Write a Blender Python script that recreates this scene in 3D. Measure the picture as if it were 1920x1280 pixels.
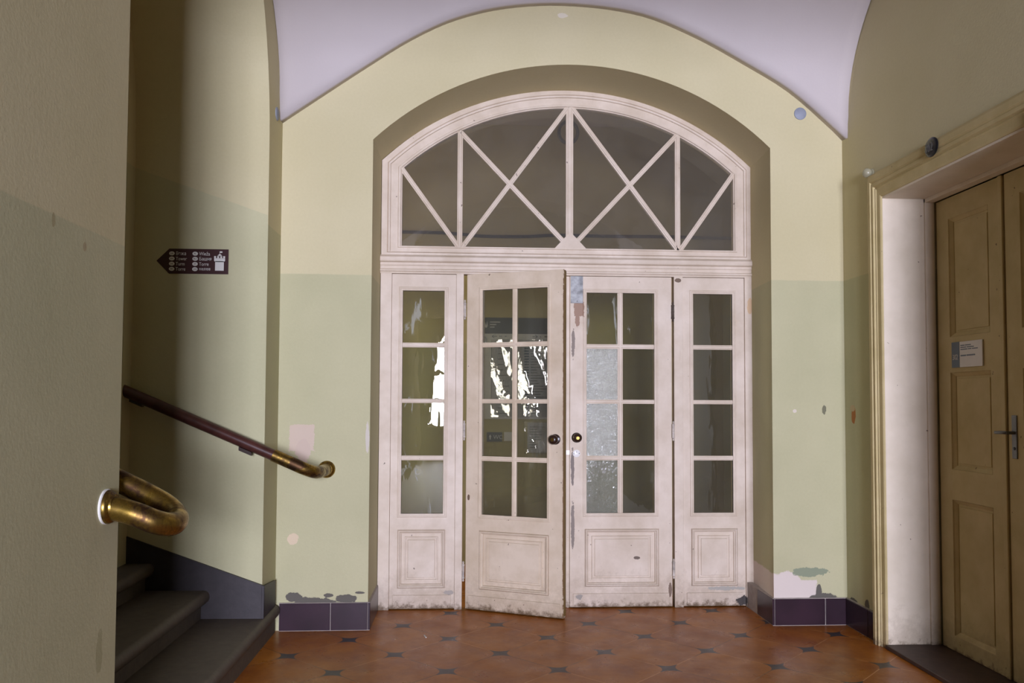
import bpy, math, random
import numpy as np
from mathutils import Vector, Matrix
R = math.radians
random.seed(7)
S = bpy.context.scene
C = S.collection
for o in list(bpy.data.objects):
    bpy.data.objects.remove(o)

# ------------------------------------------------------------------ camera
YAW, PITCH, ROLL, F, SY, DIST, EYE = .0561, .0401, .0045, 1535.0, 50.17, 5.106, 1.4
cam_data = bpy.data.cameras.new('camera')
cam = bpy.data.objects.new('camera', cam_data)
C.objects.link(cam)
S.camera = cam
fw = Vector((math.sin(YAW) * math.cos(PITCH), math.cos(YAW) * math.cos(PITCH), math.sin(PITCH)))
rt = Vector((math.cos(YAW), -math.sin(YAW), 0))
up = rt.cross(fw)
rt2 = rt * math.cos(ROLL) + up * math.sin(ROLL)
up2 = up * math.cos(ROLL) - rt * math.sin(ROLL)
cam.matrix_world = Matrix.Translation((0, -DIST, EYE)) @ Matrix((rt2, up2, -fw)).transposed().to_4x4()
cam_data.sensor_width = 36
cam_data.sensor_fit = 'HORIZONTAL'
cam_data.lens = F / 1920 * 36
cam_data.shift_y = SY / 1920
cam_data.clip_start = .05

# ------------------------------------------------------------------ world, daylight, exposure
W = bpy.data.worlds.new('sky')
S.world = W
W.use_nodes = True
W.node_tree.nodes['Background'].inputs[0].default_value = (.75, .85, 1, 1)
W.node_tree.nodes['Background'].inputs[1].default_value = 1.0

def area(name, loc, rot, sx, sy, power, col):
    d = bpy.data.lights.new(name, 'AREA')
    d.shape = 'RECTANGLE'
    d.size, d.size_y, d.energy, d.color = sx, sy, power, col
    o = bpy.data.objects.new(name, d)
    o.location, o.rotation_euler = loc, rot
    C.objects.link(o)
    return o
# daylight standing outside the window of the back wall; the corridor lamp is an added fill, no window there
area('daylight_back_window', (.60, -14.62, 2.0), (R(90), 0, 0), 3.3, 3.0, 3450, (.905, .915, 1.14))
area('corridor_fill_light', (-3.6, 1.22, 1.9), (0, R(-90), 0), 2.2, 1.0, 70, (1, .93, .78))  # added lamp inside the corridor that brightens the view through the panes
S.view_settings.view_transform = 'Standard'
S.view_settings.look = 'None'
S.view_settings.exposure = 0.0
S.view_settings.gamma = 1
S.view_settings.use_curve_mapping = False
S.render.film_transparent = False
S.cycles.max_bounces = 12
S.cycles.diffuse_bounces = 7
S.cycles.glossy_bounces = 5
S.cycles.transparent_max_bounces = 16
S.cycles.use_denoising = True
S.cycles.sample_clamp_indirect = 6

# ------------------------------------------------------------------ node helpers
def srgb(r, g, b):
    f = lambda c: (c / 255 / 12.92) if c / 255 <= .04045 else ((c / 255 + .055) / 1.055) ** 2.4
    return (f(r), f(g), f(b), 1)

class NT:
    """thin wrapper that writes shader graphs as expressions"""
    def __init__(s, name):
        s.m = bpy.data.materials.new(name)
        s.m.use_nodes = True
        s.t = s.m.node_tree
        s.n = s.t.nodes
        s.bsdf = s.n['Principled BSDF']
        s.out = s.n['Material Output']
    def link(s, a, b): s.t.links.new(a, b)
    def put(s, sock, v):
        if isinstance(v, bpy.types.NodeSocket): s.link(v, sock)
        else: sock.default_value = v
    def new(s, typ, **kw):
        n = s.n.new(typ)
        for k, v in kw.items(): setattr(n, k, v)
        return n
    def ma(s, op, a, b=None, c=None, clamp=False):
        n = s.new('ShaderNodeMath', operation=op, use_clamp=clamp)
        s.put(n.inputs[0], a)
        if b is not None: s.put(n.inputs[1], b)
        if c is not None: s.put(n.inputs[2], c)
        return n.outputs[0]
    def add(s, a, b): return s.ma('ADD', a, b)
    def sub(s, a, b): return s.ma('SUBTRACT', a, b)
    def mul(s, a, b): return s.ma('MULTIPLY', a, b)
    def gt(s, a, b): return s.ma('GREATER_THAN', a, b)
    def lt(s, a, b): return s.ma('LESS_THAN', a, b)
    def absv(s, a): return s.ma('ABSOLUTE', a)
    def mx(s, a, b): return s.ma('MAXIMUM', a, b)
    def mn(s, a, b): return s.ma('MINIMUM', a, b)
    def ramp(s, v, lo, hi, a=0., b=1.):
        n = s.new('ShaderNodeMapRange')
        n.inputs[1].default_value, n.inputs[2].default_value = lo, hi
        n.inputs[3].default_value, n.inputs[4].default_value = a, b
        s.put(n.inputs[0], v)
        return n.outputs[0]
    def mix(s, f, a, b):
        n = s.new('ShaderNodeMix', data_type='RGBA')
        s.put(n.inputs[0], f); s.put(n.inputs[6], a); s.put(n.inputs[7], b)
        return n.outputs[2]
    def mulc(s, f, a, b):
        n = s.new('ShaderNodeMix', data_type='RGBA', blend_type='MULTIPLY')
        s.put(n.inputs[0], f); s.put(n.inputs[6], a); s.put(n.inputs[7], b)
        return n.outputs[2]
    def world(s):
        g = s.new('ShaderNodeNewGeometry')
        x = s.new('ShaderNodeSeparateXYZ')
        s.link(g.outputs['Position'], x.inputs[0])
        return g.outputs['Position'], x.outputs[0], x.outputs[1], x.outputs[2]
    def local(s):
        g = s.new('ShaderNodeTexCoord')
        x = s.new('ShaderNodeSeparateXYZ')
        s.link(g.outputs['Object'], x.inputs[0])
        return g.outputs['Object'], x.outputs[0], x.outputs[1], x.outputs[2]
    def noise(s, vec, scale, detail=3, rough=.5, dist=0, sc=None):
        if sc is not None:
            m = s.new('ShaderNodeMapping'); m.inputs['Scale'].default_value = sc
            s.link(vec, m.inputs[0]); vec = m.outputs[0]
        n = s.new('ShaderNodeTexNoise')
        s.link(vec, n.inputs['Vector'])
        n.inputs['Scale'].default_value = scale
        n.inputs['Detail'].default_value = detail
        n.inputs['Roughness'].default_value = rough
        n.inputs['Distortion'].default_value = dist
        return n.outputs['Fac']
    def bump(s, h, strength=.2, dist=.01):
        n = s.new('ShaderNodeBump')
        n.inputs['Strength'].default_value = strength
        n.inputs['Distance'].default_value = dist
        s.put(n.inputs['Height'], h)
        s.link(n.outputs[0], s.bsdf.inputs['Normal'])
        return n.outputs[0]
    def done(s, col=None, rough=None, metal=None, spec=None):
        if col is not None: s.put(s.bsdf.inputs['Base Color'], col)
        if rough is not None: s.put(s.bsdf.inputs['Roughness'], rough)
        if metal is not None: s.put(s.bsdf.inputs['Metallic'], metal)
        if spec is not None: s.put(s.bsdf.inputs['Specular IOR Level'], spec)
        return s.m
    def blob(s, u, v, cu, cv, ru, rv, nz, k, box=False):
        a = s.mul(s.sub(u, cu), 1 / ru)
        b = s.mul(s.sub(v, cv), 1 / rv)
        if box: d = s.mx(s.absv(a), s.absv(b))
        else: d = s.ma('SQRT', s.add(s.mul(a, a), s.mul(b, b)))
        d = s.add(d, s.mul(s.sub(nz, .5), k))
        return s.ramp(d, 1.03, .97)

UPPER, LOWER = srgb(208, 199, 162), srgb(193, 189, 153)

def wall_mat(name, height, blobs=(), u_axis='x', crack=False):
    """two-tone oil paint: beige above the dado line, green below; height(nt,x,y,z) gives the line"""
    s = NT(name)
    P, x, y, z = s.world()
    h = height(s, x, y, z)
    wob = s.mul(s.sub(s.noise(P, 9, 4), .5), .008)
    isup = s.ramp(s.sub(s.add(z, wob), h), -.003, .003)
    big = s.noise(P, 1.1, 3, .55)
    up_c = s.mix(s.ramp(big, .35, .65), UPPER, srgb(201, 192, 153))
    lo_c = s.mix(s.ramp(s.noise(P, 1.7, 3, .55), .35, .65), LOWER, srgb(185, 182, 146))
    col = s.mix(isup, lo_c, up_c)
    speck = s.noise(P, 60, 2)
    col = s.mulc(.10, col, s.mix(s.ramp(speck, .3, .7), (1, 1, 1, 1), (.72, .70, .66, 1)))
    nz = s.noise(P, 20, 6, .72)
    u = x if u_axis == 'x' else y
    for b in blobs:
        cu, cv, ru, rv, c, k, box = b[:7]
        uu = {'x': x, 'y': y}[b[7]] if len(b) > 7 else u
        m = s.blob(uu, z, cu, cv, ru, rv, nz, k, box)
        if len(b) > 8: m = s.mul(m, b[8])
        col = s.mix(m, col, c)
    if crack:
        v = s.new('ShaderNodeTexVoronoi', feature='DISTANCE_TO_EDGE')
        s.link(P, v.inputs[0]); v.inputs['Scale'].default_value = 1.3
        ck = s.mul(s.lt(v.outputs[0], .0015), s.gt(s.noise(P, 2.2, 2), .60))
        col = s.mix(s.mul(ck, .22), col, srgb(110, 100, 80))
    s.bump(s.add(s.noise(P, 90, 3), s.mul(s.noise(P, 3, 2), 2.5)), .16, .004)
    return s.done(col, .75, spec=.15)

def paint_mat(name, base, dirty, grime=True, chips=(), rough=.5, spec=.3):
    """old gloss paint with grime at the foot and chipped spots"""
    s = NT(name)
    P, x, y, z = s.local()
    WP, wx, wy, wz = s.world()
    c = s.mix(s.ramp(s.noise(WP, 5, 4, .6), .35, .7), base, dirty)
    st = s.noise(WP, 26, 4, .6, sc=(1, 1, .35))
    c = s.mix(s.mul(s.ramp(st, .60, .72), .35), c, dirty)
    if grime:
        n = s.noise(WP, 22, 5, .7)
        g = s.ramp(s.add(wz, s.mul(s.sub(n, .5), .20)), .045, .0)
        c = s.mix(g, c, srgb(84, 66, 46))
        g2 = s.mul(s.ramp(s.add(wz, s.mul(s.sub(n, .5), .5)), .22, .05), .35)
        c = s.mix(g2, c, srgb(146, 126, 102))
    ch = s.gt(s.noise(WP, 34, 2, .5), .757)
    c = s.mix(s.mul(ch, .8), c, srgb(95, 78, 64))
    nz = s.noise(WP, 30, 6, .78)
    for cu, cv, ru, rv, cc, k, box in chips:
        c = s.mix(s.blob(x, z, cu, cv, ru, rv, nz, k, box), c, cc)
    s.bump(s.add(s.noise(WP, 45, 3), s.mul(s.noise(WP, 300, 2), .3)), .12, .003)
    return s.done(c, rough, spec=spec)

def plain(name, c, rough=.5, metal=0., bump=0, bs=60, var=.12):
    s = NT(name)
    P, x, y, z = s.world()
    n = s.noise(P, 18, 4, .6)
    dark = tuple(v * (1 - var * 2.2) for v in c[:3]) + (1,)
    col = s.mix(s.ramp(n, .35, .7), c, dark)
    if bump: s.bump(s.noise(P, bs, 4), bump, .003)
    return s.done(col, rough, metal)

def brass_mat(name, shine):
    s = NT(name)
    P, x, y, z = s.world()
    n = s.noise(P, 11, 5, .65, .6)
    fine = s.noise(P, 90, 4, .6)
    t = s.ramp(s.add(n, s.mul(s.sub(fine, .5), .18)), .40, .60)
    col = s.mix(t, srgb(158, 130, 62), srgb(80, 58, 40))
    s.put(s.bsdf.inputs['Roughness'], s.ramp(t, 0, 1, shine, .5))
    s.bump(s.add(fine, n), .1, .002)
    return s.done(col, None, .95)

def glass_mat(name, tint=(.93, .95, .9, 1), haze=.06, haze_c=(.55, .57, .52, 1), wav=.25, streak=0., rough=.0, frost=0., fs=110):
    """old window glass: see-through with a Fresnel reflection, wavy surface, a film of dirt, reflection streaks painted as haze"""
    s = NT(name)
    P, x, y, z = s.world()
    s.n.remove(s.bsdf)
    tr = s.new('ShaderNodeBsdfTransparent'); tr.inputs[0].default_value = tint
    gl = s.new('ShaderNodeBsdfGlossy'); gl.inputs['Roughness'].default_value = rough
    gl.inputs[0].default_value = (1, 1, 1, 1)
    fr = s.new('ShaderNodeFresnel'); fr.inputs[0].default_value = 1.5
    bp = s.new('ShaderNodeBump'); bp.inputs['Strength'].default_value = wav; bp.inputs['Distance'].default_value = .01
    h = s.add(s.noise(P, 6, 2, .4, 0, (1, 1, .45)), s.mul(s.noise(P, 24, 2, .5, 0, (1, 1, .2)), .12))
    if frost: h = s.add(h, s.mul(s.noise(P, fs, 3, .6, 1.5), frost))
    s.link(h, bp.inputs['Height'])
    s.link(bp.outputs[0], gl.inputs['Normal'])
    f = s.mn(s.add(s.mul(fr.outputs[0], 1.7), .015), 1)
    m1 = s.new('ShaderNodeMixShader')
    s.link(f, m1.inputs[0]); s.link(tr.outputs[0], m1.inputs[1]); s.link(gl.outputs[0], m1.inputs[2])
    df = s.new('ShaderNodeBsdfDiffuse'); df.inputs[0].default_value = haze_c
    m2 = s.new('ShaderNodeMixShader')
    n = s.noise(P, 5, 4, .6, .3)
    a = s.mul(s.ramp(n, .2, .8, .55, 1), haze * 1.3)
    if streak:
        v = s.noise(P, 8, 5, .65, 1.0, (1.4, 1, .35))
        a = s.add(a, s.mul(s.ramp(v, .61, .66), streak))  # pale streaks of dirty film and reflections, painted as diffuse haze
    if frost:
        q = s.noise(P, fs, 4, .65, 2.0)
        a = s.mul(a, s.ramp(q, .35, .65, .7, 1.5))
    s.link(s.mn(a, .95), m2.inputs[0]); s.link(m1.outputs[0], m2.inputs[1]); s.link(df.outputs[0], m2.inputs[2])
    s.link(m2.outputs[0], s.out.inputs[0])
    return s.m

# ------------------------------------------------------------------ mesh helpers
class MB:
    def __init__(s): s.v, s.f, s.mi, s.cur = [], [], [], 0
    def add(s, vs, fs):
        o = len(s.v)
        s.v += [tuple(p) for p in vs]
        for f in fs:
            s.f.append([o + i for i in f]); s.mi.append(s.cur)
        return s
    def box(s, x0, x1, y0, y1, z0, z1):
        vs = [(x, y, z) for x in (x0, x1) for y in (y0, y1) for z in (z0, z1)]
        return s.add(vs, [(0, 1, 3, 2), (4, 6, 7, 5), (0, 4, 5, 1), (2, 3, 7, 6), (0, 2, 6, 4), (1, 5, 7, 3)])
    def prism(s, pts, a0, a1, axis='y'):
        """polygon pts extruded along axis; pts are (x,z) for y, (y,z) for x, (x,y) for z"""
        mk = {'y': lambda p, a: (p[0], a, p[1]), 'x': lambda p, a: (a, p[0], p[1]), 'z': lambda p, a: (p[0], p[1], a)}[axis]
        n = len(pts)
        vs = [mk(p, a0) for p in pts] + [mk(p, a1) for p in pts]
        return s.add(vs, [list(range(n)), list(range(2 * n - 1, n - 1, -1))] + [(i, n + i, n + (i + 1) % n, (i + 1) % n) for i in range(n)])
    def rings(s, rings, closed=True, cap0=False, cap1=False):
        n = len(rings[0]); vs = [p for r in rings for p in r]; fs = []
        for k in range(len(rings) - 1):
            for i in range(n if closed else n - 1):
                j = (i + 1) % n
                fs.append((k * n + i, k * n + j, (k + 1) * n + j, (k + 1) * n + i))
        if cap0: fs.append(list(range(n - 1, -1, -1)))
        if cap1: fs.append([(len(rings) - 1) * n + i for i in range(n)])
        return s.add(vs, fs)
    def tube(s, path, r, seg=20, caps=True):
        path = [Vector(p) for p in path]
        rr = r if hasattr(r, '__len__') else [r] * len(path)
        t0 = (path[1] - path[0]).normalized()
        a = t0.orthogonal().normalized()
        rings = []
        for i, p in enumerate(path):
            t = ((path[min(i + 1, len(path) - 1)] - path[i]).normalized() + (path[i] - path[max(i - 1, 0)]).normalized()).normalized()
            a = (a - t * a.dot(t)).normalized(); b = t.cross(a)
            rings.append([p + (a * math.cos(2 * math.pi * k / seg) + b * math.sin(2 * math.pi * k / seg)) * rr[i] for k in range(seg)])
        return s.rings(rings, True, caps, caps)
    def lathe(s, prof, origin, axis, seg=28):
        """prof: (radius, distance along axis)"""
        ax = Vector(axis).normalized(); a = ax.orthogonal().normalized(); b = ax.cross(a); o = Vector(origin)
        rings = [[o + ax * h + (a * math.cos(2 * math.pi * k / seg) + b * math.sin(2 * math.pi * k / seg)) * r for k in range(seg)] for r, h in prof]
        return s.rings(rings, True, True, True)
    def bar(s, p, q, w, y0, y1):
        """glazing bar in the xz plane from p to q with a raised middle"""
        p, q = Vector(p), Vector(q); d = (q - p).normalized(); n = Vector((-d.y, d.x))
        sec = [(-w / 2, y1), (-w / 2, y0 + .006), (-w * .27, y0 + .004), (-w * .2, y0), (w * .2, y0), (w * .27, y0 + .004), (w / 2, y0 + .006), (w / 2, y1)]
        rings = [[((e + n * a).x, yy, (e + n * a).y) for a, yy in sec] for e in (p, q)]
        return s.rings(rings, True, True, True)
    def panel(s, x0, x1, z0, z1, prof, fill=True):
        """mitred moulding: prof is a list of (inset, y)"""
        rings = [[(x0 + i, y, z0 + i), (x1 - i, y, z0 + i), (x1 - i, y, z1 - i), (x0 + i, y, z1 - i)] for i, y in prof]
        return s.rings(rings, True, False, fill)
    def lattice(s, xs, zs, hole, y0, y1):
        nx, nz = len(xs) - 1, len(zs) - 1
        solid = lambda i, j: 0 <= i < nx and 0 <= j < nz and not hole(i, j)
        for i in range(nx):
            for j in range(nz):
                if not solid(i, j): continue
                a, b, c, d = xs[i], xs[i + 1], zs[j], zs[j + 1]
                s.add([(a, y0, c), (b, y0, c), (b, y0, d), (a, y0, d)], [(0, 1, 2, 3)])
                s.add([(a, y1, c), (b, y1, c), (b, y1, d), (a, y1, d)], [(3, 2, 1, 0)])
                if not solid(i - 1, j): s.add([(a, y0, c), (a, y0, d), (a, y1, d), (a, y1, c)], [(0, 1, 2, 3)])
                if not solid(i + 1, j): s.add([(b, y0, c), (b, y0, d), (b, y1, d), (b, y1, c)], [(3, 2, 1, 0)])
                if not solid(i, j - 1): s.add([(a, y0, c), (b, y0, c), (b, y1, c), (a, y1, c)], [(3, 2, 1, 0)])
                if not solid(i, j + 1): s.add([(a, y0, d), (b, y0, d), (b, y1, d), (a, y1, d)], [(0, 1, 2, 3)])
        return s
    def build(s, name, mats, parent=None, smooth=False, bevel=0, label=None, recentre=True, auto=None):
        me = bpy.data.meshes.new(name)
        vs = s.v; off = Vector((0, 0, 0))
        if parent is None and recentre:
            a = np.array(vs); lo, hi = a.min(0), a.max(0)
            off = Vector(((lo[0] + hi[0]) / 2, (lo[1] + hi[1]) / 2, lo[2]))
        elif parent is not None and parent.get('_w'):
            off = Vector(parent['_w'])
        me.from_pydata([(p[0] - off[0], p[1] - off[1], p[2] - off[2]) for p in vs], [], s.f)
        for m in (mats if isinstance(mats, (list, tuple)) else [mats]): me.materials.append(m)
        for p, k in zip(me.polygons, s.mi): p.material_index = k
        import bmesh
        bm = bmesh.new(); bm.from_mesh(me)
        bmesh.ops.remove_doubles(bm, verts=bm.verts, dist=1e-5)
        bmesh.ops.recalc_face_normals(bm, faces=bm.faces)
        bm.to_mesh(me); bm.free()
        o = bpy.data.objects.new(name, me)
        C.objects.link(o)
        if parent is None: o.location = off
        else: o.parent = parent
        if smooth:
            for p in me.polygons: p.use_smooth = True
            me.set_sharp_from_angle(angle=R(auto or 40))
        if bevel:
            b = o.modifiers.new('soft_edges', 'BEVEL')
            b.width = bevel; b.segments = 2; b.limit_method = 'ANGLE'; b.angle_limit = R(35)
        if label: o['label'] = label
        return o

def tag(o, label=None, cat=None, kind=None, group=None):
    if label: o['label'] = label
    if cat: o['category'] = cat
    if kind: o['kind'] = kind
    if group: o['group'] = group
    return o

def root(name, loc, rz=0, world=False, **k):
    """Empty at a thing's base; world=True: its parts are written in world coordinates"""
    o = bpy.data.objects.new(name, None)
    o.empty_display_size = .05
    o.location = loc; o.rotation_euler = (0, 0, rz)
    C.objects.link(o)
    if world: ROOTS[o.name] = loc; o['_w'] = list(loc)
    return tag(o, **k)
ROOTS = {}
def struct(o, label=None): return tag(o, label, None, 'structure')

def text(body, size, loc, mat, parent, facing='-y', name='lettering', align='LEFT', xs=1.0, ext=.0006):
    cu = bpy.data.curves.new(name, 'FONT')
    cu.body = body; cu.size = size; cu.extrude = ext; cu.align_x = align
    cu.space_character = 1.0
    tmp = bpy.data.objects.new('tmp', cu); C.objects.link(tmp)
    bpy.context.view_layer.update()
    me = bpy.data.meshes.new_from_object(tmp.evaluated_get(bpy.context.evaluated_depsgraph_get()))
    bpy.data.objects.remove(tmp); bpy.data.curves.remove(cu)
    me.name = name
    o = bpy.data.objects.new(name, me)
    me.materials.clear(); me.materials.append(mat)
    off = Vector(parent['_w']) if parent.get('_w') else Vector((0, 0, 0))
    o.location = Vector(loc) - off
    o.rotation_euler = (R(90), 0, 0 if facing == '-y' else R(-90))
    o.scale = (xs, 1, 1)
    C.objects.link(o)
    o.parent = parent
    return o

def smooth_path(pts, n=8):
    pts = [Vector(p) for p in pts]; out = []
    P = [pts[0] * 2 - pts[1]] + pts + [pts[-1] * 2 - pts[-2]]
    for i in range(1, len(P) - 2):
        for k in range(n):
            t = k / n; a, b, c, d = P[i - 1:i + 3]
            out.append(.5 * ((2 * b) + (c - a) * t + (2 * a - 5 * b + 4 * c - d) * t * t + (3 * b - a - 3 * c + d) * t ** 3))
    return out + [pts[-1]]

# ------------------------------------------------------------------ materials
XL, XR = -1.15, 2.418
GREY = srgb(100, 96, 88); PINK = srgb(206, 188, 170); PLASTER = srgb(216, 204, 194)
m_front = wall_mat('oil_paint_front', lambda s, x, y, z: s.sub(2.18, 0.), [
    (-1.005, 1.17, .075, .080, PINK, .7, True),
    (-.995, 1.09, .045, .075, srgb(203, 184, 168), 1.5, False),
    (-1.05, .552, .035, .035, srgb(214, 196, 168), 1.1, False),
    (2.035, .21, .10, .13, PLASTER, .45, False),
    (2.075, .18, .145, .10, PLASTER, .35, True),
    (1.99, .16, .05, .16, PLASTER, .3, True),
    (2.17, .33, .12, .03, srgb(140, 148, 124), 1.8, False),
    (2.27, .165, .09, .032, GREY, 1.3, False),
    (2.235, .20, .02, .05, GREY, .9, False),
    (-.93, .175, .13, .024, GREY, 1.9, False),
    (-1.04, .20, .05, .03, GREY, 1.3, False),
    (-.72, .19, .06, .026, GREY, 1.6, False),
    (-.64, .225, .03, .008, GREY, 1.4, False),
    (-.83, .21, .03, .012, GREY, 1.4, False),
    (2.28, 1.355, .014, .028, srgb(120, 118, 96), 2.2, False),
    (2.09, 1.345, .012, .012, srgb(215, 205, 190), 1.6, False),
    (.60, 3.86, .03, .016, srgb(222, 214, 196), 1.8, False),
    (-.605, 1.17, .012, .09, srgb(205, 198, 185), 1.4, False),
])
m_side = wall_mat('oil_paint_right', lambda s, x, y, z: s.sub(2.18, 0.), [
    (-.115, 1.325, .028, .055, srgb(176, 118, 70), 1.0, False),
    (-.10, 1.365, .03, .02, srgb(196, 176, 140), 1.3, False),
    (-.26, .16, .03, .06, GREY, 1.2, False),
    (-.09, .155, .05, .03, GREY, 1.4, False),
], 'y')
def h_left(s, x, y, z):
    slope = s.sub(2.464, s.mul(s.add(x, 1.135), .346))
    flat = s.add(1.915, s.mul(s.gt(y, -1), .50))
    inside = s.lt(x, XL - .002)
    return s.add(s.mul(inside, slope), s.mul(s.sub(1, inside), flat))
m_left = wall_mat('oil_paint_left', h_left, [
    (-2.775, 1.90, .009, .020, srgb(168, 158, 122), 1.6, False),
    (-2.585, 1.86, .012, .014, srgb(172, 158, 124), 1.6, False),
    (-2.42, .60, .022, .07, srgb(170, 166, 130), 1.8, False),
], 'y')
m_rear = plain('bounce_cut_dark', srgb(46, 40, 28), .95, 0, .1, 20, .1)  # dark matt tone for unseen surfaces behind the camera, cuts bounced light
m_rear.node_tree.nodes['Principled BSDF'].inputs['Specular IOR Level'].default_value = 0
def corridor_h(s, x, y, z): return s.sub(1.9, 0.)
m_corr = wall_mat('oil_paint_corridor', corridor_h, [])

s = NT('ceiling_limewash')
P, x, y, z = s.world()
c = s.mix(s.ramp(s.noise(P, 1.3, 3), .3, .7), srgb(202, 194, 192), srgb(192, 184, 182))
c = s.mix(s.mul(s.gt(s.noise(P, 16, 3), .77), .6), c, srgb(150, 140, 140))
s.bump(s.noise(P, 70, 3), .15, .004)
m_ceil = s.done(c, .85, spec=.1)

# floor: ochre tiles whose corners are cut by concave dark insets
s = NT('floor_tiles')
P, x, y, z = s.world()
SZ = .583
u = s.mul(s.add(x, .382), 1 / SZ); v = s.mul(s.sub(y, .081), 1 / SZ)
def inset(u, v):
    p = s.sub(u, s.ma('ROUND', u)); q = s.sub(v, s.ma('ROUND', v))
    r, d = .096, .036
    a = s.sub(s.absv(p), s.add(r - d, s.mul(s.mul(q, q), d / r / r)))
    b = s.sub(s.absv(q), s.add(r - d, s.mul(s.mul(p, p), d / r / r)))
    return s.mx(s.mx(a, b), s.mx(s.sub(s.absv(p), r), s.sub(s.absv(q), r)))
di = s.mn(inset(u, v), inset(s.add(u, .5), s.add(v, .5)))
ins = s.ramp(di, .002, -.002)
edge = s.ramp(s.absv(di), .007, .004)
def line(w):
    return s.absv(s.sub(s.ma('FRACT', s.add(w, .5)), .5))
ln = s.mn(line(s.add(u, v)), line(s.sub(u, v)))
grout = s.ramp(ln, .008, .004)
idv = s.new('ShaderNodeCombineXYZ')
s.link(s.ma('FLOOR', s.add(u, v)), idv.inputs[0]); s.link(s.ma('FLOOR', s.sub(u, v)), idv.inputs[1])
wn = s.new('ShaderNodeTexWhiteNoise'); s.link(idv.outputs[0], wn.inputs[0])
tile = s.mix(wn.outputs[0], srgb(174, 108, 32), srgb(160, 94, 26))
tile = s.mix(s.mul(s.ramp(s.noise(P, 4.5, 5, .65), .40, .68), .75), tile, srgb(130, 64, 18))
tile = s.mix(s.mul(s.ramp(s.noise(P, 30, 4, .6), .5, .75), .25), tile, srgb(190, 128, 64))
c = s.mix(s.mul(grout, .85), tile, s.mix(s.ramp(s.noise(P, 2.5, 2), .45, .55), srgb(80, 52, 34), srgb(205, 150, 100)))
c = s.mix(edge, c, srgb(96, 62, 40))
c = s.mix(ins, c, srgb(62, 56, 58))
rf = s.ramp(s.noise(P, 6, 4, .6), .3, .7, .24, .42)
s.bump(s.add(s.mul(s.noise(P, 7, 3), 1.0), s.mul(grout, -.25)), .12, .004)
m_floor = s.done(c, rf, spec=.26)

WHITE, DIRTY = srgb(218, 204, 187), srgb(198, 182, 161)
BARE = srgb(150, 120, 98)
m_paint = paint_mat('white_gloss_paint', WHITE, DIRTY)
m_leaf_r = paint_mat('white_gloss_paint_right_leaf', WHITE, DIRTY, chips=[
    (.062, 2.035, .034, .05, BARE, 1.1, True), (.05, 1.96, .016, .05, BARE, 1.6, False),
    (.022, 1.80, .012, .10, srgb(130, 116, 104), 1.8, False), (.018, .95, .012, .12, srgb(120, 108, 100), 1.8, False),
    (.02, .55, .012, .16, srgb(130, 118, 108), 1.9, False), (.065, .078, .022, .016, srgb(150, 144, 134), 2.8, False),
    (.46, .335, .022, .010, srgb(105, 90, 78), 1.4, False), (.69, .12, .012, .05, srgb(120, 100, 84), 1.5, False)])
m_leaf_l = paint_mat('white_gloss_paint_left_leaf', srgb(216, 200, 178), srgb(196, 178, 152), chips=[
    (.692, 1.2, .006, 1.2, srgb(120, 92, 60), 2.4, True), (.02, .75, .008, .02, srgb(110, 90, 74), 1.6, False)])
m_panel_l = paint_mat('white_gloss_paint_left_light', WHITE, DIRTY, chips=[(.478, .112, .030, .014, srgb(160, 152, 142), 2.6, False)])
m_panel_r = paint_mat('white_gloss_paint_right_light', WHITE, DIRTY, chips=[
    (.535, 2.06, .018, .06, srgb(206, 176, 140), 1.4, False), (.475, .040, .045, .032, srgb(66, 60, 56), 2.2, False),
    (.36, .125, .13, .012, srgb(166, 162, 152), 3.0, False), (.03, 2.24, .025, .014, srgb(112, 92, 74), 1.2, False)])
m_cream_shaded = paint_mat('cream_paint_shaded', srgb(200, 184, 138), srgb(184, 168, 120), grime=True, rough=.65, spec=.15)  # darker copy of the one cream paint, side-wall shade put into the colour
m_cream_lit = paint_mat('cream_paint_lit', srgb(222, 210, 190), srgb(210, 198, 176), grime=True, rough=.5)  # lighter copy of the same cream paint, for the jamb facing the daylight
m_gap = plain('gap_strip_tone', srgb(124, 100, 50), .6, 0, .3)  # tone of the corridor wall glimpsed past the open leaf
m_glass = glass_mat('old_window_glass', (.68, .67, .60, 1), .04, (.5, .52, .46, 1), .20, .04)
m_glass_s = glass_mat('streaky_window_glass', (.70, .70, .58, 1), .04, (.60, .62, .60, 1), .17, .30)
m_glass_d = glass_mat('dusty_fanlight_glass', (.66, .64, .60, 1), .11, (.42, .40, .36, 1), .05, .0)
m_frost = glass_mat('frosted_glass', (.45, .46, .45, 1), .44, (.56, .57, .47, 1), .5, 0, .12, .8, 60)
m_frost2 = glass_mat('lightly_frosted_glass', (.6, .6, .56, 1), .20, (.5, .52, .42, 1), .3, .0, .08, .2, 60)
m_brass = brass_mat('tarnished_brass', .27)
m_zinc = plain('galvanised_steel', srgb(170, 172, 172), .6, .25, .25, 30, .28)
m_steel = plain('dull_steel', srgb(120, 120, 120), .45, .8)
m_black = plain('black_enamel', srgb(22, 22, 26), .25)
m_knob = plain('dark_knob_wood', srgb(48, 30, 22), .3)
m_hinge = plain('painted_iron_hinge', srgb(200, 190, 178), .5, 0, .4, 60, .25)
m_hinge_d = plain('bare_iron_hinge', srgb(84, 72, 62), .55, .3, .4, 60, .25)
m_rail = plain('dark_red_brown_wood', srgb(78, 44, 38), .32, 0, .1, 30, .2)
m_stone = plain('worn_step_stone', srgb(86, 76, 64), .6, 0, .3, 40, .12)
m_slate = plain('dark_stair_skirting_paint', srgb(50, 44, 46), .5, 0, .25, 25, .15)
m_wood = plain('dark_threshold_wood', srgb(70, 50, 42), .55, 0, .4, 30, .2)
m_sign = plain('maroon_sign_enamel', srgb(58, 22, 26), .35, 0, 0, 60, .04)
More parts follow.
